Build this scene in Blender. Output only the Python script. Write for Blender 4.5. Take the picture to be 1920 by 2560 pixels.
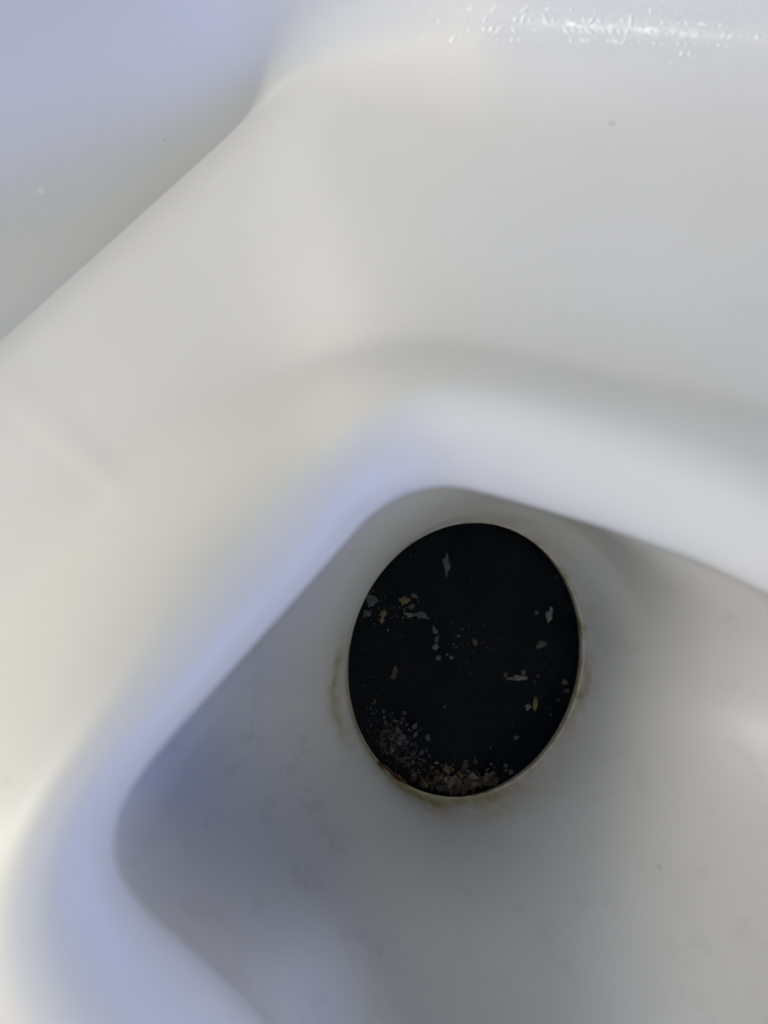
import bpy, math, random
import numpy as np
from mathutils import Vector, Quaternion

rnd = random.Random(7)
sc = bpy.context.scene
for o in list(bpy.data.objects):
    bpy.data.objects.remove(o, do_unlink=True)
COL = sc.collection

# ------------------------------------------------------------------ camera
CAMZ = 0.25                      # metres above the mouth of the well
F = 1849.0                       # focal length in pixels of the 1920 x 2560 photograph
cam_d = bpy.data.cameras.new("camera")
cam_d.sensor_fit = 'VERTICAL'
cam_d.sensor_height = 36.0
cam_d.lens = 36.0 * F / 2560.0
cam_d.clip_start = 0.005
cam_d.clip_end = 50.0
cam_d.dof.use_dof = True
cam_d.dof.focus_distance = 0.300
cam_d.dof.aperture_fstop = 6.2
cam = bpy.data.objects.new("camera", cam_d)
cam.location = (0, 0, CAMZ)
COL.objects.link(cam)
sc.camera = cam

# ------------------------------------------------------------------ light
world = bpy.data.worlds.new("World")
sc.world = world
world.use_nodes = True
wn = world.node_tree
bg = wn.nodes['Background']
bg.inputs['Color'].default_value = (0.28, 0.50, 1.0, 1)
bg.inputs['Strength'].default_value = 0.11

def area(name, loc, target, sx, sy, power, col, spread=180):
    l = bpy.data.lights.new(name, 'AREA')
    l.shape = 'RECTANGLE'
    l.size, l.size_y = sx, sy
    l.energy = power
    l.color = col
    l.spread = math.radians(spread)
    o = bpy.data.objects.new(name, l)
    o.location = loc
    d = Vector(target) - Vector(loc)
    o.rotation_euler = d.to_track_quat('-Z', 'Y').to_euler()
    COL.objects.link(o)
    return o

def lamp_at(name, az, el, dist, sx, sy, power, col):
    a, e = math.radians(az), math.radians(el)
    t = Vector((0, 0, 0.03))
    area(name, t + Vector((math.cos(e) * math.cos(a), math.cos(e) * math.sin(a), math.sin(e))) * dist, t, sx, sy, power, col)

area("ceiling_tube_light", (0.57, -0.88, 1.62), (0.05, 0.08, 0.0), 0.52, 0.022, 3.20, (1.0, 0.985, 0.93))
lamp_at("key_room_light", 262, 38, 1.8, 1.1, 0.8, 5.00, (1.0, 0.97, 0.91))
lamp_at("second_room_light", 181, 45, 1.6, 0.45, 0.45, 7.3, (1.0, 0.955, 0.87))
lamp_at("low_fill_light", 300, 7, 1.6, 0.9, 0.3, 0.50, (1.0, 0.96, 0.86))  # added fill, brightens the inner top of the rim
lamp_at("window_light", 335, 12, 1.5, 0.55, 0.30, 5.60, (0.30, 0.42, 1.0))
lamp_at("blue_fill_light", 317, 20, 1.5, 0.12, 0.25, 2.0, (0.2, 0.31, 1.0))  # added blue fill for the left wall of the well, no real source
lamp_at("right_fill_light", 12, 10, 1.6, 0.5, 0.3, 4.4, (1.0, 0.97, 0.9))  # added fill aimed at the left inner slope of the rim
lamp_at("side_fill_light", 150, 52, 1.6, 0.8, 0.7, 5.90, (1.0, 0.975, 0.91))  # added fill to lift the ledge
lamp_at("warm_room_light", 203, 13, 1.6, 0.9, 0.5, 16.79, (1.0, 0.92, 0.72))
lamp_at("high_room_light", 190, 60, 1.6, 1.3, 1.1, 4.29, (1.0, 0.98, 0.96))

sc.view_settings.view_transform = 'Standard'
sc.view_settings.look = 'None'
sc.view_settings.exposure = 0.0
sc.view_settings.gamma = 1.0

# ------------------------------------------------------------------ helpers
def P(px, py, d):
    """photograph pixel and distance below the camera -> place in metres"""
    return np.array([(px - 960.0) / F * d, (1280.0 - py) / F * d, CAMZ - d])

CPX = (1163.0, 1650.0)
NT = 540
TH = np.arange(NT) * 2 * math.pi / NT

def gsm(a, s):
    """smooth a closed curve of samples (s in samples)"""
    if s <= 0: return a
    k = int(4 * s)
    w = np.exp(-0.5 * (np.arange(-k, k + 1) / s) ** 2); w /= w.sum()
    out = np.zeros_like(a)
    for i, wi in zip(range(-k, k + 1), w):
        out += wi * np.roll(a, i, axis=0)
    return out

def ring(pts, s=5):
    """closed ring through (px, py, d) keys, as 3D samples at every angle about the well"""
    th = [math.atan2(CPX[1] - y, x - CPX[0]) % (2 * math.pi) for x, y, d in pts]
    o = np.argsort(th)
    th = np.array(th)[o]
    xyd = np.array(pts, float)[o]
    t3 = np.concatenate([th - 2 * math.pi, th, th + 2 * math.pi])
    v3 = np.concatenate([xyd] * 3)
    x = np.interp(TH, t3, v3[:, 0]); y = np.interp(TH, t3, v3[:, 1]); d = np.interp(TH, t3, v3[:, 2])
    # the chord between two keys, met at exactly this angle
    dx, dy = np.cos(TH), -np.sin(TH)
    r = np.zeros(NT)
    for i, t in enumerate(TH):
        j = np.searchsorted(t3, t, side='right') - 1
        a, b = v3[j, :2] - CPX, v3[j + 1, :2] - CPX
        e = b - a
        r[i] = (a[0] * e[1] - a[1] * e[0]) / (dx[i] * e[1] - dy[i] * e[0])
    r = 1 / gsm(1 / r, s)
    d = gsm(d, s * 1.6)
    return np.stack([CPX[0] + dx * r, CPX[1] + dy * r, d], 1)

def to3(R):
    return np.stack([(R[:, 0] - 960) / F * R[:, 2], (1280 - R[:, 1]) / F * R[:, 2], CAMZ - R[:, 2]], 1)

def scale_px(R, k, dd):
    Q = R.copy()
    Q[:, :2] = np.array(CPX) + (R[:, :2] - np.array(CPX)) * (k[:, None] if hasattr(k, '__len__') else k)
    Q[:, 2] += dd
    return Q

def bump_th(c, w):
    """1 near angle c (deg), 0 away from it"""
    a = (np.degrees(TH) - c + 180) % 360 - 180
    return np.exp(-0.5 * (a / w) ** 2)

# ------------------------------------------------------------------ the moulded bowl: key rings
L = ring([(1920, 1493, .188), (1736, 1406, .188), (1505, 1325, .188), (1273, 1256, .188), (1157, 1227, .187), (1099, 1223, .186),
          (1007, 1244, .184), (926, 1296, .182), (833, 1400, .176), (741, 1505, .171), (625, 1632, .164), (498, 1771, .157), (382, 1898, .152),
          (307, 2002, .149), (283, 2095, .149), (307, 2199, .153), (393, 2291, .159), (498, 2384, .165), (625, 2500, .170), (860, 2790, .178),
          (1200, 3150, .185), (1700, 3200, .19), (2250, 2900, .19), (2500, 2300, .19), (2420, 1850, .189), (2200, 1610, .188)], 3)
M = ring([(1920, 1200, .176), (1500, 1065, .176), (1250, 1000, .175), (1080, 975, .174), (1000, 988, .173), (900, 1050, .171), (800, 1150, .169), (610, 1340, .161),
          (410, 1575, .150), (215, 1810, .142), (90, 1995, .1375), (15, 2160, .1355), (0, 2360, .136), (90, 2610, .138), (370, 2960, .148), (1100, 3500, .165), (2000, 3600, .18),
          (2700, 3000, .18), (2900, 2200, .18), (2650, 1650, .178)], 6)
O = ring([(1920, 1000, .196), (1700, 965, .195), (1500, 925, .195), (1300, 880, .194), (1150, 852, .194), (1050, 846, .194), (900, 868, .194), (750, 915, .2),
          (600, 985, .196), (450, 1085, .191), (300, 1215, .186), (150, 1370, .18), (-20, 1560, .174), (-220, 1800, .171), (-350, 2100, .168), (-360, 2550, .168), (-80, 3150, .175),
          (1000, 3900, .19), (2300, 4000, .205), (3100, 3200, .206), (3200, 2200, .206), (2700, 1300, .206)], 6)
W0 = ring([(-300, 1128, .222), (0, 858, .232), (320, 569, .240), (640, 279, .248), (685, 212, .249), (770, 155, .250), (900, 120, .250), (1050, 98, .250), (1200, 88, .250), (1500, 92, .250), (1920, 112, .250), (2700, 180, .248),
           (3400, 700, .245), (3900, 2000, .24), (3700, 3600, .235), (2500, 4700, .225), (1000, 4700, .215), (-300, 3800, .2), (-800, 2800, .196), (-900, 2100, .2), (-720, 1600, .21)], 3)

DEP = 0.345                      # distance from the camera down to the flap
HC = np.array([0.0305868 * DEP / .25, -0.0497272 * DEP / .25, CAMZ - DEP])
HR = 0.0460758 * DEP / .25
HT = 0.43349
E1 = np.array([math.cos(HT), 0, -math.sin(HT)]); E2 = np.array([0, 1.0, 0]); EN = np.array([math.sin(HT), 0, math.cos(HT)])

def disc_point(px, py, h=0.0):
    """where the sight line through a pixel meets the plane of the flap, h above it"""
    c = HC + EN * (-0.0035 + h)
    o = np.array([0, 0, CAMZ]); v = np.array([(px - 960) / F, (1280 - py) / F, -1.0])
    t = np.dot(c - o, EN) / np.dot(v, EN)
    return o + v * t

# hole circle sampled at the same picture angles as the rings
aa = np.linspace(0, 2 * math.pi, 4000, endpoint=False)
circ = HC + HR * (np.cos(aa)[:, None] * E1 + np.sin(aa)[:, None] * E2)
cpx = 960 + F * circ[:, 0] / (CAMZ - circ[:, 2]); cpy = 1280 - F * circ[:, 1] / (CAMZ - circ[:, 2])
cth = np.arctan2(CPX[1] - cpy, cpx - CPX[0]) % (2 * math.pi)
o_ = np.argsort(cth)
ha = np.interp(TH, np.concatenate([cth[o_] - 2 * math.pi, cth[o_], cth[o_] + 2 * math.pi]),
               np.concatenate([np.unwrap(aa[o_]) - 2 * math.pi, np.unwrap(aa[o_]), np.unwrap(aa[o_]) + 2 * math.pi]))
HD = np.cos(ha)[:, None] * E1 + np.sin(ha)[:, None] * E2       # outward direction in the plane of the hole

L3, M3, O3, W3 = to3(L), to3(M), to3(O), to3(W0)
# how much the lip overhangs the wall of the well below it
deg = np.degrees(TH)
over = gsm(np.where((deg < 212) | (deg > 330), 1.0, 0.0), 22)
kU2 = 1 + 0.050 * over
kU = 1 + 0.075 * over - 0.07 * (1 - over)
U2 = to3(scale_px(L, kU2, 0.010 + 0.0 * over))
dU = 0.026 + 0.064 * over
U = to3(scale_px(L, kU, dU))

H1 = HC + HR * HD
H1b = HC + (HR + 0.0006) * HD + EN * 0.0006
def lerp(a, b, t): return a + (b - a) * t
vec = U - H1b
dist = np.linalg.norm(vec, axis=1)[:, None]
hgt = (vec @ EN)[:, None]
side = vec - hgt * EN
sl = np.linalg.norm(side, axis=1)[:, None]
sd = side / sl
ca = gsm(np.minimum(0.34 * sl, 0.0135), 14)
EX = 0.55
hA = hgt * (ca / sl) ** EX
A0 = H1b + HD * ca * 0.35 + EN * hgt * (0.35 * ca / sl) ** EX * 0.85
A = H1b + lerp(HD, sd, .25) * ca + EN * hA
def funnel(t):
    tt = ca / sl + (1 - ca / sl) * t
    base = H1b + lerp(HD, sd, .25) * ca
    lat = base + (U - EN * hgt - base) * t
    return lat + EN * hgt * tt ** EX
B = gsm(funnel(0.36), 14)
Bc = gsm(funnel(0.70), 10)
A = gsm(A, 5)

LO = O3 + (W3 - O3) * 0.07 + np.array([0, 0, -0.0012])
LO2 = O3 + (W3 - O3) * 0.30
MO = M3 * 0.45 + O3 * 0.55 + np.array([0, 0, 0.0035])
# fillet from the ledge into the outer walls: sharp at the upper left wall, wide at the back wall
soft = gsm(np.interp(deg, [0, 88, 107, 110.5, 200, 203], [1, 1, .3, 0, 0, 1]), 2.5)
sfl = (0.0005 + 0.050 * soft)[:, None]
t1 = (W3 - LO2); t1 /= np.linalg.norm(t1, axis=1)[:, None]
tangent = np.roll(W3, -3, 0) - np.roll(W3, 3, 0); tangent[:, 2] = 0
tangent /= np.linalg.norm(tangent, axis=1)[:, None]
outn = np.stack([tangent[:, 1], -tangent[:, 0], np.zeros(NT)], 1)
outn = gsm(outn, 11); outn /= np.linalg.norm(outn, axis=1)[:, None]
flare = (0.12 + 0.66 * (1 - soft))[:, None]
t2 = outn * flare + np.array([0, 0, 1.0]); t2 /= np.linalg.norm(t2, axis=1)[:, None]
wall_h = gsm(np.where((deg > 42) & (deg < 168), 1.0, 0.16), 6)[:, None]
P0 = W3 - t1 * sfl; P2 = W3 + t2 * sfl
LM = LO2 * 0.45 + P0 * 0.55

ctrl = [HC + HR * 1.03 * HD - EN * 0.006, H1, H1b, A0, A, B, Bc, U, U2, L3, M3, MO, O3, LO, LO2, LM, P0]
seg = [3, 3, 5, 7, 9, 8, 7, 7, 8, 14, 9, 9, 6, 7, 9, 9]
IDX = [0]
rows = [ctrl[0]]
def cr(p0, p1, p2, p3, u):
    def tj(ti, a, b): return ti + np.maximum(np.linalg.norm(b - a, axis=1), 1e-6)[:, None] ** 0.5
    t0 = np.zeros((NT, 1)); t1_ = tj(t0, p0, p1); t2_ = tj(t1_, p1, p2); t3_ = tj(t2_, p2, p3)
    t = t1_ + (t2_ - t1_) * u
    A1 = (t1_ - t) / (t1_ - t0) * p0 + (t - t0) / (t1_ - t0) * p1
    A2 = (t2_ - t) / (t2_ - t1_) * p1 + (t - t1_) / (t2_ - t1_) * p2
    A3 = (t3_ - t) / (t3_ - t2_) * p2 + (t - t2_) / (t3_ - t2_) * p3
    B1 = (t2_ - t) / (t2_ - t0) * A1 + (t - t0) / (t2_ - t0) * A2
    B2 = (t3_ - t) / (t3_ - t1_) * A2 + (t - t1_) / (t3_ - t1_) * A3
    return (t2_ - t) / (t2_ - t1_) * B1 + (t - t1_) / (t2_ - t1_) * B2
for k in range(len(ctrl) - 1):
    p1, p2 = ctrl[k], ctrl[k + 1]
    p0 = ctrl[k - 1] if k > 0 else p1 + (p1 - p2)
    p3 = ctrl[k + 2] if k + 2 < len(ctrl) else p2 + (p2 - p1)
    for j in range(1, seg[k] + 1):
        rows.append(cr(p0, p1, p2, p3, j / seg[k]))
    IDX.append(len(rows) - 1)
NB = 22
for j in range(1, NB + 1):
    u = j / NB
    rows.append((1 - u) ** 2 * P0 + 2 * u * (1 - u) * W3 + u * u * P2)
iFil = len(rows) - 1
for j in range(1, 9):
    rows.append(P2 + t2 * 0.012 * j * wall_h)
G = np.array(rows)                    # rows x angles x 3
# ease the joins of the spline, away from the hole and the sharp crease
i0, i1 = IDX[3], IDX[15]
for it in range(18):
    S = G.copy()
    S[1:-1] = 0.5 * G[1:-1] + 0.25 * (G[:-2] + G[2:])
    S = 0.6 * S + 0.2 * (np.roll(S, 1, 1) + np.roll(S, -1, 1))
    w = np.zeros((len(G), 1, 1)); w[i0:i1] = 1
    w[i0:i0 + 6, 0, 0] = np.linspace(0, 1, 6)
    w[i1 - 6:i1, 0, 0] = np.linspace(1, 0, 6)
    G = G + (S - G) * w

for it in range(40):
    S = G.copy()
    S[1:-1] = 0.5 * G[1:-1] + 0.25 * (G[:-2] + G[2:])
    S = 0.5 * S + 0.25 * (np.roll(S, 2, 1) + np.roll(S, -2, 1))
    w = np.zeros((len(G), 1, 1)); w[IDX[3] + 3:IDX[7] - 4] = 1
    w[IDX[3] + 3:IDX[3] + 9, 0, 0] = np.linspace(0, 1, 6)
    w[IDX[7] - 10:IDX[7] - 4, 0, 0] = np.linspace(1, 0, 6)
    G = G + (S - G) * w
NR = len(G)
# a faint raised moulding band that crosses the left end of the ledge
gx = 960 + F * G[..., 0] / (CAMZ - G[..., 2]); gy = 1280 - F * G[..., 1] / (CAMZ - G[..., 2])
sg = lambda v: 1 / (1 + np.exp(-np.clip(v, -40, 40)))
band = sg((gy - 880 - gx) / 9) - sg((gy - 1012 - .80 * gx) / 9)
band *= sg((330 - gx) / 45)
rr_ = np.zeros((NR, 1)); rr_[IDX[12]:IDX[15]] = 1
rr_[IDX[15]:IDX[16], 0] = np.linspace(1, 0, IDX[16] - IDX[15])
G[..., 2] += .00022 * np.clip(band, 0, 1) * rr_
# normals of the whole sheet, shared by the pieces cut from it
du = np.roll(G, -1, 1) - np.roll(G, 1, 1)
dv = np.zeros_like(G); dv[1:-1] = G[2:] - G[:-2]; dv[0] = G[1] - G[0]; dv[-1] = G[-1] - G[-2]
N = np.cross(dv, du); N /= np.maximum(np.linalg.norm(N, axis=2), 1e-12)[:, :, None]
chk = N[IDX[14]].mean(0)
if chk[2] < 0: N = -N

# stains on the plastic plus shade painted around the hole (amounts per point)
GPX = 960 + F * G[..., 0] / (CAMZ - G[..., 2]); GPY = 1280 - F * G[..., 1] / (CAMZ - G[..., 2])
rel = G - HC
rr = np.linalg.norm(rel - (rel @ EN)[..., None] * EN, axis=2) / HR
degG = np.degrees(np.arctan2(CPX[1] - GPY, GPX - CPX[0])) % 360
def ab(c, w): 
    a = (degG - c + 180) % 360 - 180
    return np.exp(-0.5 * (a / w) ** 2)
inwell = np.zeros(NR); inwell[:IDX[8]] = 1
arc = np.zeros(GPX.shape)
arc[IDX[1] + 1:] = np.cumsum(np.linalg.norm(np.diff(G[IDX[1]:], axis=0), axis=2), axis=0) / HR
rad = lambda c, w: np.exp(-0.5 * ((arc - c) / w) ** 2)
stain_shade = (ab(192, 17) * rad(.34, .06) * .9 + ab(236, 24) * rad(.07, .05) * .85 + ab(266, 22) * rad(.06, .04) * .75
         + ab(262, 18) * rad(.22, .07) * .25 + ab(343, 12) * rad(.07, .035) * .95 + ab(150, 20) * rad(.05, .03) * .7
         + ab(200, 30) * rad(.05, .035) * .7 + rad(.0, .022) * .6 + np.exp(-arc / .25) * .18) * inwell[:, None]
stain_shade[:IDX[1]] = stain_shade[IDX[1]]
stain_shade *= 1.5
cream = np.zeros_like(GPX)
prof_c = np.zeros(NR); prof_c[IDX[10]:IDX[13]] = 1
prof_c = np.convolve(np.pad(prof_c, 8, mode='edge'), np.ones(17) / 17, 'valid')
cream = prof_c[:, None] * np.clip(ab(150, 55) + ab(200, 30), 0, 1)

# ------------------------------------------------------------------ materials
def newmat(name):
    m = bpy.data.materials.new(name); m.use_nodes = True
    nt = m.node_tree
    return m, nt, nt.nodes['Principled BSDF'], nt.nodes.new, nt.links.new

def plastic(name, base, rough):
    m, nt, b, nn, ln = newmat(name)
    tc = nn('ShaderNodeTexCoord')
    b.inputs['Roughness'].default_value = rough
    b.inputs['IOR'].default_value = 1.5
    b.inputs['Specular IOR Level'].default_value = 0.5
    # faint unevenness of the glaze colour
    n1 = nn('ShaderNodeTexNoise'); n1.inputs['Scale'].default_value = 14; n1.inputs['Detail'].default_value = 5
    ln(tc.outputs['Object'], n1.inputs['Vector'])
    r1 = nn('ShaderNodeValToRGB')
    r1.color_ramp.elements[0].position = 0.3; r1.color_ramp.elements[0].color = (base[0] * .96, base[1] * .955, base[2] * .93, 1)
    r1.color_ramp.elements[1].position = 0.7; r1.color_ramp.elements[1].color = (*base, 1)
    ln(n1.outputs['Fac'], r1.inputs['Fac'])
    ac = nn('ShaderNodeAttribute'); ac.attribute_name = 'cream'
    mc = nn('ShaderNodeMix'); mc.data_type = 'RGBA'
    ln(ac.outputs['Fac'], mc.inputs['Factor']); ln(r1.outputs['Color'], mc.inputs['A']); mc.inputs['B'].default_value = (base[0], base[1] * .99, base[2] * .93, 1)
    col = mc.outputs['Result']
    # scattered scuffs in the well
    at2 = nn('ShaderNodeAttribute'); at2.attribute_name = 'scuff'
    n2 = nn('ShaderNodeTexNoise'); n2.inputs['Scale'].default_value = 75; n2.inputs['Detail'].default_value = 6; n2.inputs['Roughness'].default_value = .6
    ln(tc.outputs['Object'], n2.inputs['Vector'])
    r2 = nn('ShaderNodeMapRange'); r2.inputs['From Min'].default_value = .56; r2.inputs['From Max'].default_value = .74
    ln(n2.outputs['Fac'], r2.inputs['Value'])
    mu2 = nn('ShaderNodeMath'); mu2.operation = 'MULTIPLY'
    ln(r2.outputs['Result'], mu2.inputs[0]); ln(at2.outputs['Fac'], mu2.inputs[1])
    mx2 = nn('ShaderNodeMix'); mx2.data_type = 'RGBA'
    ln(mu2.outputs[0], mx2.inputs['Factor']); ln(col, mx2.inputs['A']); mx2.inputs['B'].default_value = (.30, .29, .27, 1)
    col = mx2.outputs['Result']
    vo = nn('ShaderNodeTexVoronoi'); vo.inputs['Scale'].default_value = 55
    ln(tc.outputs['Object'], vo.inputs['Vector'])
    wn2 = nn('ShaderNodeSeparateColor'); ln(vo.outputs['Color'], wn2.inputs['Color'])
    g1 = nn('ShaderNodeMath'); g1.operation = 'GREATER_THAN'; g1.inputs[1].default_value = .93; ln(wn2.outputs['Red'], g1.inputs[0])
    g2 = nn('ShaderNodeMapRange'); g2.inputs['From Min'].default_value = .09; g2.inputs['From Max'].default_value = .03; ln(vo.outputs['Distance'], g2.inputs['Value'])
    g3 = nn('ShaderNodeMath'); g3.operation = 'MULTIPLY'; ln(g1.outputs[0], g3.inputs[0]); ln(g2.outputs['Result'], g3.inputs[1])
    g4 = nn('ShaderNodeMath'); g4.operation = 'MULTIPLY'; ln(g3.outputs[0], g4.inputs[0]); g4.inputs[1].default_value = .25
    mx3 = nn('ShaderNodeMix'); mx3.data_type = 'RGBA'
    ln(g4.outputs[0], mx3.inputs['Factor']); ln(col, mx3.inputs['A']); mx3.inputs['B'].default_value = (.20, .18, .15, 1)
    col = mx3.outputs['Result']
    # yellow brown limescale and painted shade near the hole
    at = nn('ShaderNodeAttribute'); at.attribute_name = 'stain_shade'
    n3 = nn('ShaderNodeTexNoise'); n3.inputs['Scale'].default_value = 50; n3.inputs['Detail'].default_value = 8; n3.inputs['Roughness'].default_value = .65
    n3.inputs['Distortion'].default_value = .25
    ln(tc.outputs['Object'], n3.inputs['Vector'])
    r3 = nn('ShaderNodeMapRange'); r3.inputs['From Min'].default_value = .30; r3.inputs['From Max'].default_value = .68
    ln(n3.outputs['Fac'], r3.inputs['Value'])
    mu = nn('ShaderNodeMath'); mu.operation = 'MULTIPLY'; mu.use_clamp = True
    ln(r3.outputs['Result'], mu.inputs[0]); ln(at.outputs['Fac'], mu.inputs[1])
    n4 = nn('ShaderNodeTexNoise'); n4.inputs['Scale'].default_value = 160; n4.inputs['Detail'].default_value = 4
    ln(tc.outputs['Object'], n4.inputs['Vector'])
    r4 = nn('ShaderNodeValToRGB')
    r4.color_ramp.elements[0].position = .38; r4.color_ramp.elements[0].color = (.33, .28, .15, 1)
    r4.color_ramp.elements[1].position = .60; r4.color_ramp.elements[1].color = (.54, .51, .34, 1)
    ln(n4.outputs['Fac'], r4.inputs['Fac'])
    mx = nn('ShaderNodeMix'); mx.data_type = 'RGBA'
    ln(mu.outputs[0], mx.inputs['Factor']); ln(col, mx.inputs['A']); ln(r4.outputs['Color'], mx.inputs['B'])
    ln(mx.outputs['Result'], b.inputs['Base Color'])
    # roughness mottling and very fine relief
    n5 = nn('ShaderNodeTexNoise'); n5.inputs['Scale'].default_value = 220; n5.inputs['Detail'].default_value = 3
    ln(tc.outputs['Object'], n5.inputs['Vector'])
    nw = nn('ShaderNodeTexNoise'); nw.inputs['Scale'].default_value = 22; nw.inputs['Detail'].default_value = 1
    ln(tc.outputs['Object'], nw.inputs['Vector'])
    bw = nn('ShaderNodeBump'); bw.inputs['Strength'].default_value = .10; bw.inputs['Distance'].default_value = .0035
    ln(nw.outputs['Fac'], bw.inputs['Height'])
    bp = nn('ShaderNodeBump'); bp.inputs['Strength'].default_value = .05; bp.inputs['Distance'].default_value = .0006
    ln(bw.outputs['Normal'], bp.inputs['Normal'])
    ln(n5.outputs['Fac'], bp.inputs['Height']); ln(bp.outputs['Normal'], b.inputs['Normal'])
    # wet film on the back wall: smoother, with ripples of water
    aw = nn('ShaderNodeAttribute'); aw.attribute_name = 'wet'
    mr = nn('ShaderNodeMapRange'); mr.inputs['To Min'].default_value = rough; mr.inputs['To Max'].default_value = .10
    ln(mr.outputs['Result'], b.inputs['Roughness'])
    n6 = nn('ShaderNodeTexNoise'); n6.inputs['Scale'].default_value = 260; n6.inputs['Detail'].default_value = 5; n6.inputs['Distortion'].default_value = 1.2
    ln(tc.outputs['Object'], n6.inputs['Vector'])
    r6 = nn('ShaderNodeMapRange'); r6.inputs['From Min'].default_value = .47; r6.inputs['From Max'].default_value = .58
    ln(n6.outputs['Fac'], r6.inputs['Value'])
    m6 = nn('ShaderNodeMath'); m6.operation = 'MULTIPLY'
    ln(r6.outputs['Result'], m6.inputs[0]); ln(aw.outputs['Fac'], m6.inputs[1])
    nq = nn('ShaderNodeTexNoise'); nq.inputs['Scale'].default_value = 110; nq.inputs['Detail'].default_value = 4
    ln(tc.outputs['Object'], nq.inputs['Vector'])
    rq = nn('ShaderNodeMapRange'); rq.inputs['From Min'].default_value = .38; rq.inputs['From Max'].default_value = .62; rq.inputs['To Min'].default_value = .7
    ln(nq.outputs['Fac'], rq.inputs['Value'])
    mq = nn('ShaderNodeMath'); mq.operation = 'MULTIPLY'
    ln(aw.outputs['Fac'], mq.inputs[0]); ln(rq.outputs['Result'], mq.inputs[1]); ln(mq.outputs[0], mr.inputs['Value'])
    b6 = nn('ShaderNodeBump'); b6.inputs['Strength'].default_value = .16; b6.inputs['Distance'].default_value = .0004
    ln(m6.outputs[0], b6.inputs['Height']); ln(bp.outputs['Normal'], b6.inputs['Normal']); ln(b6.outputs['Normal'], b.inputs['Normal'])
    return m

white = plastic("white_plastic", (.71, .71, .70), .40)

def simple(name, col, rough=.6, noise_scale=300, amt=.4, bump=.3):
    m, nt, b, nn, ln = newmat(name)
    tc = nn('ShaderNodeTexCoord')
    n1 = nn('ShaderNodeTexNoise'); n1.inputs['Scale'].default_value = noise_scale; n1.inputs['Detail'].default_value = 5
    ln(tc.outputs['Object'], n1.inputs['Vector'])
    r1 = nn('ShaderNodeValToRGB')
    r1.color_ramp.elements[0].position = .35; r1.color_ramp.elements[0].color = (*[c * (1 - amt) for c in col], 1)
    r1.color_ramp.elements[1].position = .68; r1.color_ramp.elements[1].color = (*col, 1)
    ln(n1.outputs['Fac'], r1.inputs['Fac']); ln(r1.outputs['Color'], b.inputs['Base Color'])
    b.inputs['Roughness'].default_value = rough
    bp = nn('ShaderNodeBump'); bp.inputs['Strength'].default_value = bump; bp.inputs['Distance'].default_value = .0005
    ln(n1.outputs['Fac'], bp.inputs['Height']); ln(bp.outputs['Normal'], b.inputs['Normal'])
    return m

def black_rubber():
    m, nt, b, nn, ln = newmat("black_rubber")
    tc = nn('ShaderNodeTexCoord')
    n1 = nn('ShaderNodeTexNoise'); n1.inputs['Scale'].default_value = 40; n1.inputs['Detail'].default_value = 8; n1.inputs['Roughness'].default_value = .7
    ln(tc.outputs['Object'], n1.inputs['Vector'])
    r1 = nn('ShaderNodeValToRGB')
    r1.color_ramp.elements[0].position = .45; r1.color_ramp.elements[0].color = (.0008, .0016, .0045, 1)
    r1.color_ramp.elements[1].position = .80; r1.color_ramp.elements[1].color = (.007, .009, .013, 1)
    ln(n1.outputs['Fac'], r1.inputs['Fac'])
    ln(r1.outputs['Color'], b.inputs['Base Color'])
    b.inputs['Roughness'].default_value = .5
    b.inputs['Specular IOR Level'].default_value = .10
    return m
rubber = black_rubber()
scale_grey = simple("grey_scale", (.085, .086, .085), .8)
scale_tan = simple("tan_scale", (.19, .145, .07), .8)
scale_pale = simple("pale_scale", (.155, .152, .135), .8)
scale_brown = simple("brown_crust", (.075, .050, .032), .7)
rust = simple("rust_crust", (.15, .06, .035), .65, 400)
wm, wnt, wb, nn_, ln_ = newmat("water")
wb.inputs['Base Color'].default_value = (.80, .80, .785, 1)
wb.inputs['Roughness'].default_value = .04
wb.inputs['IOR'].default_value = 1.4

# ------------------------------------------------------------------ the bowl and its parts
def meshobj(name, V, Fc, mat, parent=None, smooth=True):
    me = bpy.data.meshes.new(name)
    me.from_pydata([tuple(v) for v in V], [], Fc)
    me.update()
    if smooth: me.polygons.foreach_set('use_smooth', [True] * len(me.polygons))
    me.materials.append(mat)
    o = bpy.data.objects.new(name, me)
    COL.objects.link(o)
    if parent: o.parent = parent
    return o

def tag(o, label=None, cat=None, group=None, kind=None):
    if label: o['label'] = label
    if cat: o['category'] = cat
    if group: o['group'] = group
    if kind: o['kind'] = kind
    return o

bowl = bpy.data.objects.new("toilet_bowl", None)
COL.objects.link(bowl)
tag(bowl, "white plastic toilet bowl with raised rim around a deep well, splashed at the back", "toilet bowl")

wetC = P(1400, 80, .215)
wet = np.clip(1.15 - np.abs((GPX - 1520) / 520), 0, 1) * np.clip(1.7 - np.abs(GPY - 72) / 58, 0, 1) ** 1.5
wet[:IDX[14]] = 0
scuff = np.clip(arc * 1.5, 0, 1) * inwell[:, None] * (.15 + .13 * ab(215, 22))
THICK = 0.0028

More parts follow.
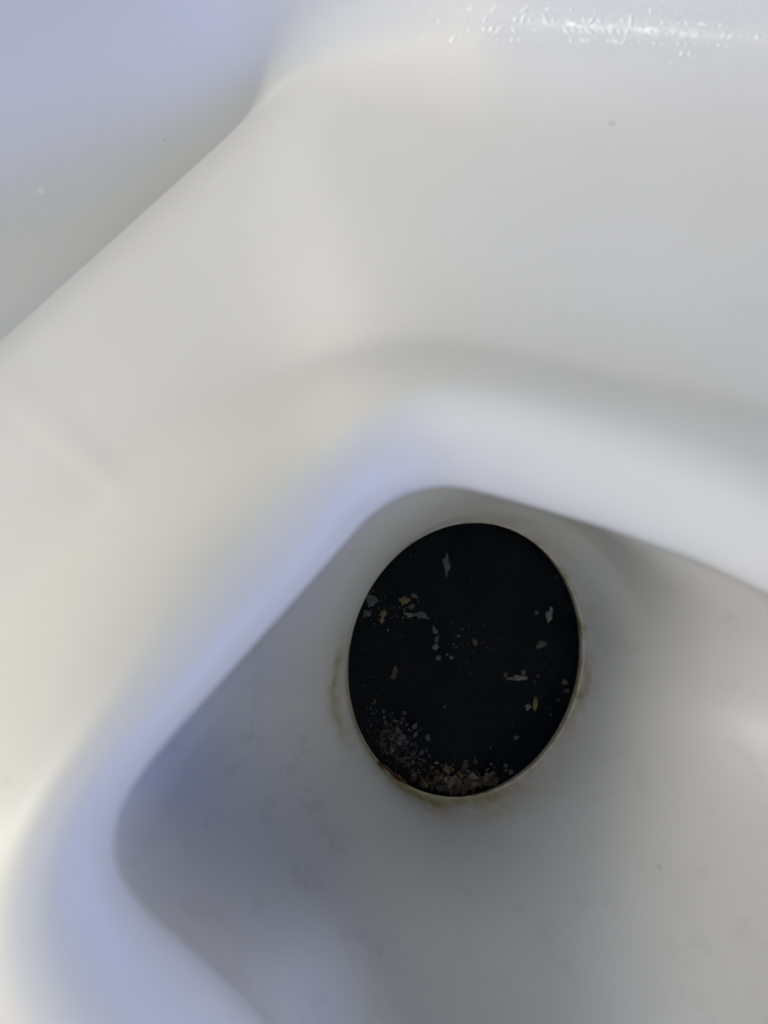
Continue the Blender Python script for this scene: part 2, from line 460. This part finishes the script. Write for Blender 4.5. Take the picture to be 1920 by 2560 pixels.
def piece(name, ra, rb, ca_, cb_, label=None):
    """cut rows ra..rb and columns ca_..cb_ of the sheet as one part with real thickness"""
    cols = [(c % NT) for c in range(ca_, cb_ + 1)]
    closed = (cb_ - ca_) == NT
    if closed: cols = cols[:-1]
    nr, nc = rb - ra + 1, len(cols)
    front = G[ra:rb + 1][:, cols].reshape(-1, 3)
    nrm = N[ra:rb + 1][:, cols].reshape(-1, 3)
    back = front - nrm * THICK
    V = np.concatenate([front, back])
    Fc = []
    nf = nr * nc
    for i in range(nr - 1):
        for j in range(nc if closed else nc - 1):
            j2 = (j + 1) % nc
            a, b, c, d = i * nc + j, i * nc + j2, (i + 1) * nc + j2, (i + 1) * nc + j
            Fc.append((a, b, c, d))
    f0 = Fc[0]
    nn0 = np.cross(front[f0[1]] - front[f0[0]], front[f0[3]] - front[f0[0]])
    mid = Fc[len(Fc) // 2]
    nn0 = np.cross(front[mid[1]] - front[mid[0]], front[mid[3]] - front[mid[0]])
    if np.dot(nn0, nrm[mid[0]]) < 0: Fc = [f[::-1] for f in Fc]
    Fc = Fc + [tuple(x + nf for x in f[::-1]) for f in Fc]
    o = meshobj(name, V, Fc, white, bowl)
    me = o.data
    for nm, arr in (('stain_shade', stain_shade), ('wet', wet), ('scuff', scuff), ('cream', cream)):
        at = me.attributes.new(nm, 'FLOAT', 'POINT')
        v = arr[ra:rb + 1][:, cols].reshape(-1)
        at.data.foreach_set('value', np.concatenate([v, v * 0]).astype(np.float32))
    me.normals_split_custom_set_from_vertices([tuple(n) for n in np.concatenate([nrm, -nrm])])
    if label: o['label'] = label
    return o

iL, iO = IDX[9], IDX[12]
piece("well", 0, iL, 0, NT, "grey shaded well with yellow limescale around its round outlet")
piece("raised_rim", iL, iO, 0, NT)
iEdge = IDX[16]
piece("ledge", iO, iEdge, 0, NT)
c1 = int(107.5 / 360 * NT); c2 = int(200 / 360 * NT)
piece("side_wall", iEdge, NR - 1, c1, c2, "bluish wall meeting the ledge in a sharp crease")
piece("back_wall", iEdge, NR - 1, c2 - NT, c1, "pale wall curving up from the ledge, wet with droplets")

# ------------------------------------------------------------------ the black flap that closes the outlet
ns = 128
V = []; Fc = []
prof = [(1.012, -0.0062), (1.012, -0.0046), (0.992, -0.0036), (0.975, -0.0034), (0.8, -0.0035), (0.55, -0.0036), (0.3, -0.0037), (0.08, -0.0037)]
for r, h in prof:
    for k in range(ns):
        a = 2 * math.pi * k / ns
        V.append(HC + HR * 1.018 * r * (math.cos(a) * E1 + math.sin(a) * E2) + EN * h)
V.append(HC + EN * -0.0037)
V.append(HC + EN * -0.0065)
for i in range(len(prof) - 1):
    for k in range(ns):
        k2 = (k + 1) % ns
        Fc.append((i * ns + k, i * ns + k2, (i + 1) * ns + k2, (i + 1) * ns + k))
ce = len(prof) * ns
for k in range(ns):
    Fc.append(((len(prof) - 1) * ns + k, (len(prof) - 1) * ns + (k + 1) % ns, ce))
    Fc.append(((k + 1) % ns, k, ce + 1))
flap = meshobj("flap", V, Fc, rubber, bowl)
flap['label'] = "round black rubber flap closing the outlet, speckled with dried scale"

# ------------------------------------------------------------------ dried bits on the flap
def flake(px, py, w, h, rot, mat, name="scale_flake", thick=None, seed=0, nv=14):
    """an irregular thick chip w x h photograph pixels, lying on the flap"""
    rg = random.Random(seed * 31 + int(px * 7 + py))
    k = DEP / F
    c = Vector((0, 0, 0))
    thick = thick or min(w, h) * k * .22
    org = disc_point(px, py, 0)
    V = []; Fc = []
    e1, e2, en = Vector(E1), Vector(E2), Vector(EN)
    rads = [rg.uniform(.45, 1.2) for _ in range(nv)]
    for lev, (sc_, hh) in enumerate([(1.0, -.1), (1.0, .35), (.72, .85), (.3, 1.0)]):
        for q in range(nv):
            a = 2 * math.pi * q / nv
            x = math.cos(a) * w / 2 * 1.45 * k * rads[q] * sc_; y = math.sin(a) * h / 2 * 1.35 * k * rads[q] * sc_
            ca, sa = math.cos(rot), math.sin(rot)
            X, Y = x * ca - y * sa, x * sa + y * ca
            z = thick * hh * rg.uniform(.7, 1.25) if lev else thick * hh
            V.append(e1 * X * 1.12 + e2 * Y + en * z)
    for i in range(3):
        for q in range(nv):
            q2 = (q + 1) % nv
            Fc.append((i * nv + q, i * nv + q2, (i + 1) * nv + q2, (i + 1) * nv + q))
    Fc.append(tuple(3 * nv + q for q in range(nv)))
    Fc.append(tuple(reversed(range(nv))))
    o = meshobj(name, V, Fc, mat, None, smooth=False)
    o.location = org
    return o

def Z(u, v): return 840 + u * .3858, 1280 + v * .3858
GR = "dried flakes stuck to the black flap"
flakes = [
    (715, 345, 14, 52, 0.05, scale_grey, "long faint grey streak of scale standing alone near the top of the flap"),
    (235, 575, 20, 26, .5, scale_grey, "upper left grey-green scale crumb close to the flap's left edge"),
    (197, 658, 18, 14, .2, scale_grey, "dull wedge of scale nearest the left edge of the flap"),
    (302, 660, 15, 12, .3, scale_tan, "yellow flake, upper one of a touching pair at the left of the flap"),
    (296, 696, 13, 13, .9, scale_tan, "yellow flake, lower one of a touching pair at the left of the flap"),
    (440, 575, 19, 17, .4, scale_tan, "tan crumb with grey bits around it in the upper left cluster"),
    (487, 615, 14, 10, .0, scale_grey, "small grey crumb just below the tan crumb"),
    (468, 667, 19, 10, -.6, scale_pale, "pale slanted flake below the tan crumb"),
    (550, 670, 34, 13, -.25, scale_grey, "wide dull grey flake right of the pale slanted flake"),
    (510, 548, 9, 14, .6, scale_grey, "thin grey flake at the top right of the upper left cluster"),
    (640, 765, 9, 18, .5, scale_grey, "upper curved flake of the short column left of the flap's centre"),
    (652, 820, 9, 16, -.2, scale_grey, "middle flake of the short column left of the flap's centre"),
    (648, 875, 15, 12, -.4, scale_pale, "pale flake at the foot of the short column left of centre"),
    (664, 944, 10, 13, .4, scale_grey, "small grey flake beneath the short column, beside a bright dot"),
    (746, 940, 8, 8, 0, scale_pale, "bright round dot of scale near the middle of the flap"),
    (792, 801, 7, 7, 0, scale_grey, "tiny round dot of scale above the middle of the flap"),
    (900, 845, 9, 16, .3, scale_brown, "dim brown speck right of the flap's middle"),
    (1385, 672, 14, 33, -.15, scale_pale, "tall pale flake near the upper right edge of the flap"),
    (1298, 652, 8, 8, 0, scale_grey, "small dot just left of the tall pale flake"),
    (1330, 860, 20, 17, .3, scale_grey, "dull round crumb below the tall pale flake"),
    (1175, 1076, 42, 11, -.08, scale_pale, "long horizontal bar shaped flake right of the flap's centre"),
    (1214, 1040, 11, 13, .2, scale_grey, "small crumb sitting above the end of the bar shaped flake"),
    (1098, 1056, 9, 13, .1, scale_brown, "dim crumb left of the bar shaped flake"),
    (1243, 1262, 13, 14, .5, scale_pale, "triangular pale flake beside an upright yellowish one"),
    (1291, 1243, 9, 27, -.05, scale_tan, "upright yellowish bar flake beside a triangular pale one"),
    (1485, 1105, 13, 14, .1, scale_grey, "upper grey crumb by the right edge of the flap"),
    (1492, 1160, 19, 10, .1, scale_brown, "flat brownish crumb by the right edge of the flap"),
    (1165, 1462, 12, 8, .2, scale_grey, "lone grey crumb on the bare lower right of the flap"),
    (1133, 1685, 11, 13, .6, scale_grey, "grey crumb right of the brown pile at the bottom edge"),
    (595, 1462, 9, 15, .5, scale_grey, "grey flake on bare rubber above the brown pile"),
    (375, 1050, 11, 28, -.2, scale_brown, "faint upright brown streak at the left of the flap"),
]
for i, (u, v, w, h, r, m, lab) in enumerate(flakes):
    px, py = Z(u, v)
    tag(flake(px, py, w, h, r, m, seed=i), lab, "scale flake", GR)

# the crumbs nobody could count: pile at the bottom, grey dust patch at the lower left, specks all over
def crumb_heap(name, label, n, place, mats, smin, smax, seed):
    rg = random.Random(seed)
    V = []; Fc = []; mi = []
    k = DEP / F
    for _ in range(n):
        px, py, s, m = place(rg)
        s = rg.uniform(smin, smax) * s
        q = disc_point(px, py, 0)
        if np.linalg.norm(q - HC - EN * -0.0035) > HR * .975: continue
        c = Vector(q) + Vector(EN) * (s * k * rg.uniform(.0, .6))
        b0 = len(V)
        # a thin ragged chip, tilted a little against the flap
        nz = (Vector(EN) + Vector((rg.uniform(-.5, .5), rg.uniform(-.5, .5), 0))).normalized()
        t_ = nz.orthogonal().normalized(); t_.rotate(Quaternion(nz, rg.uniform(0, 6.28))); b_ = nz.cross(t_)
        nvv = 7; asp = rg.uniform(.45, 1.0)
        for q in range(nvv):
            a = 2 * math.pi * q / nvv
            r_ = s * k * .5 * rg.uniform(.5, 1.15)
            V.append(c + t_ * math.cos(a) * r_ + b_ * math.sin(a) * r_ * asp - nz * s * k * .12)
        V.append(c + nz * s * k * rg.uniform(.12, .3)); V.append(c - nz * s * k * .2)
        for q in range(nvv):
            q2 = (q + 1) % nvv
            Fc.append((b0 + q, b0 + q2, b0 + nvv)); mi.append(m)
            Fc.append((b0 + q2, b0 + q, b0 + nvv + 1)); mi.append(m)
    o = meshobj(name, V, Fc, mats[0], None, smooth=False)
    for m in mats[1:]: o.data.materials.append(m)
    o.data.polygons.foreach_set('material_index', mi)
    tag(o, label, None, None, "stuff")
    return o

def pile_place(rg):
    t = rg.random()
    u = rg.gauss(790, 120); v = 1850 - abs(rg.gauss(0, 80)) - abs(u - 790) * .22
    return (*Z(u, v), rg.choice([.5, .5, .8, .8, 1.2, 2.2]), rg.choice([0, 0, 0, 0, 1, 1, 2, 4, 3]))
mats = [scale_grey, scale_tan, scale_pale, scale_brown, rust]
tag(crumb_heap("crust_pile", "pile of brown and tan crumbs heaped at the bottom edge of the flap", 620, pile_place, [scale_brown, scale_tan, scale_pale, rust, scale_grey], 5, 16, 3), cat="crust")
def dust_place(rg):
    u = rg.gauss(410, 85); v = rg.gauss(1535, 95) + (u - 410) * .6
    return (*Z(u, v), rg.choice([.5, .7, 1, 1.4, 2.4]), rg.choice([0, 0, 0, 1, 1, 1, 2]))
tag(crumb_heap("grey_dust", "grey powdery scale patch at the lower left of the flap", 420, dust_place, [scale_grey, scale_brown, scale_pale], 3, 9, 5), cat="dust")
def speck_place(rg):
    c = rg.random()
    if c < .25: u, v = rg.gauss(330, 110), rg.gauss(600, 90)
    elif c < .45: u, v = rg.gauss(1480, 90), rg.gauss(1120, 140)
    elif c < .6: u, v = rg.gauss(820, 140), rg.gauss(850, 80)
    elif c < .75: u, v = rg.gauss(250, 70), rg.gauss(1300, 120)
    elif c < .85: u, v = rg.gauss(900, 80), rg.gauss(1680, 50)
    else: u, v = rg.uniform(150, 1550), rg.uniform(150, 1800)
    return (*Z(u, v), 1.0 if rg.random() < .9 else 2.2, rg.choice([0, 0, 0, 1, 1]))
tag(crumb_heap("scale_specks", "tiny grey specks scattered over the whole black flap", 420, speck_place, [scale_grey, scale_brown], 1.2, 5.0, 9), cat="specks")

# ------------------------------------------------------------------ rust coloured crust on the plastic below the flap
def surface_at(px, py, r0, r1):
    """nearest point of the sheet seen at a pixel, among rows r0..r1"""
    d2 = (GPX[r0:r1] - px) ** 2 + (GPY[r0:r1] - py) ** 2
    i, j = np.unravel_index(np.argmin(d2), d2.shape)
    return G[r0 + i, j], N[r0 + i, j]
V = []; Fc = []
path = [Z(265, 1622), Z(300, 1650), Z(335, 1668), Z(370, 1690), Z(400, 1712), Z(440, 1722), Z(470, 1740)]
wd = [3, 8, 8, 11, 14, 11, 3]
nn_seg = 24
pts = []
for i in range(nn_seg + 1):
    t = i / nn_seg * (len(path) - 1); a = min(int(t), len(path) - 2); u = t - a
    px = path[a][0] * (1 - u) + path[a + 1][0] * u; py = path[a][1] * (1 - u) + path[a + 1][1] * u
    pts.append((px, py, (wd[a] * (1 - u) + wd[a + 1] * u) * rnd.uniform(.7, 1.2)))
for (px, py, w) in pts:
    s, n = surface_at(px, py, 1, IDX[5])
    s = Vector(s); n = Vector(n)
    tx = Vector((.8, -.6, 0)); sidev = n.cross(tx).normalized()
    for q in range(10):
        a = 2 * math.pi * q / 10
        V.append(s + sidev * math.cos(a) * w * .8 * DEP / F + n * (math.sin(a) * w * .35 * DEP / F * rnd.uniform(.6, 1.4) + .0006))
for i in range(nn_seg):
    for q in range(10):
        q2 = (q + 1) % 10
        Fc.append((i * 10 + q, i * 10 + q2, (i + 1) * 10 + q2, (i + 1) * 10 + q))
Fc.append(tuple(range(10))); Fc.append(tuple(nn_seg * 10 + q for q in range(10)))
tag(meshobj("rust_crust", V, Fc, rust), "reddish brown crust clinging to the plastic at the lower left edge of the outlet", "crust")

# ------------------------------------------------------------------ water droplets on the back wall
def droplets(name, n, seed):
    rg = random.Random(seed)
    V = []; Fc = []
    for _ in range(n):
        px = rg.gauss(1520, 200); py = rg.gauss(72 + (px - 1500) * .04, 24)
        if rg.random() < .2: px, py = rg.uniform(1050, 1950), rg.uniform(-40, 110)
        if py > 190: continue
        s, nr_ = surface_at(px, py, IDX[15], NR)
        s = Vector(s); n_ = Vector(nr_)
        r = rg.choice([.0002, .0003, .0003, .0005, .0007]) * rg.uniform(.7, 1.2)
        t_ = n_.orthogonal().normalized(); b_ = n_.cross(t_)
        asp = rg.choice([1, 1.3, 2, 3.2]) * rg.uniform(.8, 1.2); ph = rg.uniform(0, 3.14)
        c0 = len(V)
        lv = [(1, -.08), (.93, .16), (.7, .34), (.36, .44)]
        for rr_, hh in lv:
            for q in range(10):
                a = 2 * math.pi * q / 10
                x, y = math.cos(a) * r * rr_ * asp, math.sin(a) * r * rr_
                X, Y = x * math.cos(ph) - y * math.sin(ph), x * math.sin(ph) + y * math.cos(ph)
                V.append(s + t_ * X + b_ * Y + n_ * hh * r * .7)
        V.append(s + n_ * .47 * r)
        for i in range(3):
            for q in range(10):
                q2 = (q + 1) % 10
                Fc.append((c0 + i * 10 + q, c0 + i * 10 + q2, c0 + (i + 1) * 10 + q2, c0 + (i + 1) * 10 + q))
        for q in range(10):
            Fc.append((c0 + 30 + q, c0 + 30 + (q + 1) % 10, c0 + 40))
        Fc.append(tuple(c0 + 9 - q for q in range(10)))
    o = meshobj(name, V, Fc, wm)
    tag(o, "tiny clear water droplets splashed over the back wall along the bright highlight", "water", None, "stuff")
    return o
droplets("water_droplets", 260, 4)

def lone_drop(px, py, r, asp, ph, name, mat, label, cat):
    s_, n_ = surface_at(px, py, IDX[15], NR)
    s_, n_ = Vector(s_), Vector(n_)
    t_ = n_.orthogonal().normalized(); b_ = n_.cross(t_)
    V = []; Fc = []; K = 16
    lv = [(1, -.1), (.94, .14), (.78, .28), (.5, .38), (.2, .42)]
    for rr_, hh in lv:
        for q in range(K):
            a = 2 * math.pi * q / K
            wob = 1 + .12 * math.sin(3 * a + 1)
            x, y = math.cos(a) * r * rr_ * asp * wob, math.sin(a) * r * rr_ * wob
            V.append(t_ * (x * math.cos(ph) - y * math.sin(ph)) + b_ * (x * math.sin(ph) + y * math.cos(ph)) + n_ * hh * r)
    for i in range(len(lv) - 1):
        for q in range(K):
            Fc.append((i * K + q, i * K + (q + 1) % K, (i + 1) * K + (q + 1) % K, (i + 1) * K + q))
    Fc.append(tuple((len(lv) - 1) * K + q for q in range(K))); Fc.append(tuple(K - 1 - q for q in range(K)))
    o = meshobj(name, V, Fc, mat)
    o.location = s_
    tag(o, label, cat)
    return o
lone_drop(126, 496, .0009, 1.5, .9, "water_drop", wm, "single small water drop hanging on the bluish side wall", "water drop")
lone_drop(430, 364, .00022, 1.0, 0, "dirt_speck", scale_brown, "lone dark dirt speck on the pale wall just above the crease", "speck")
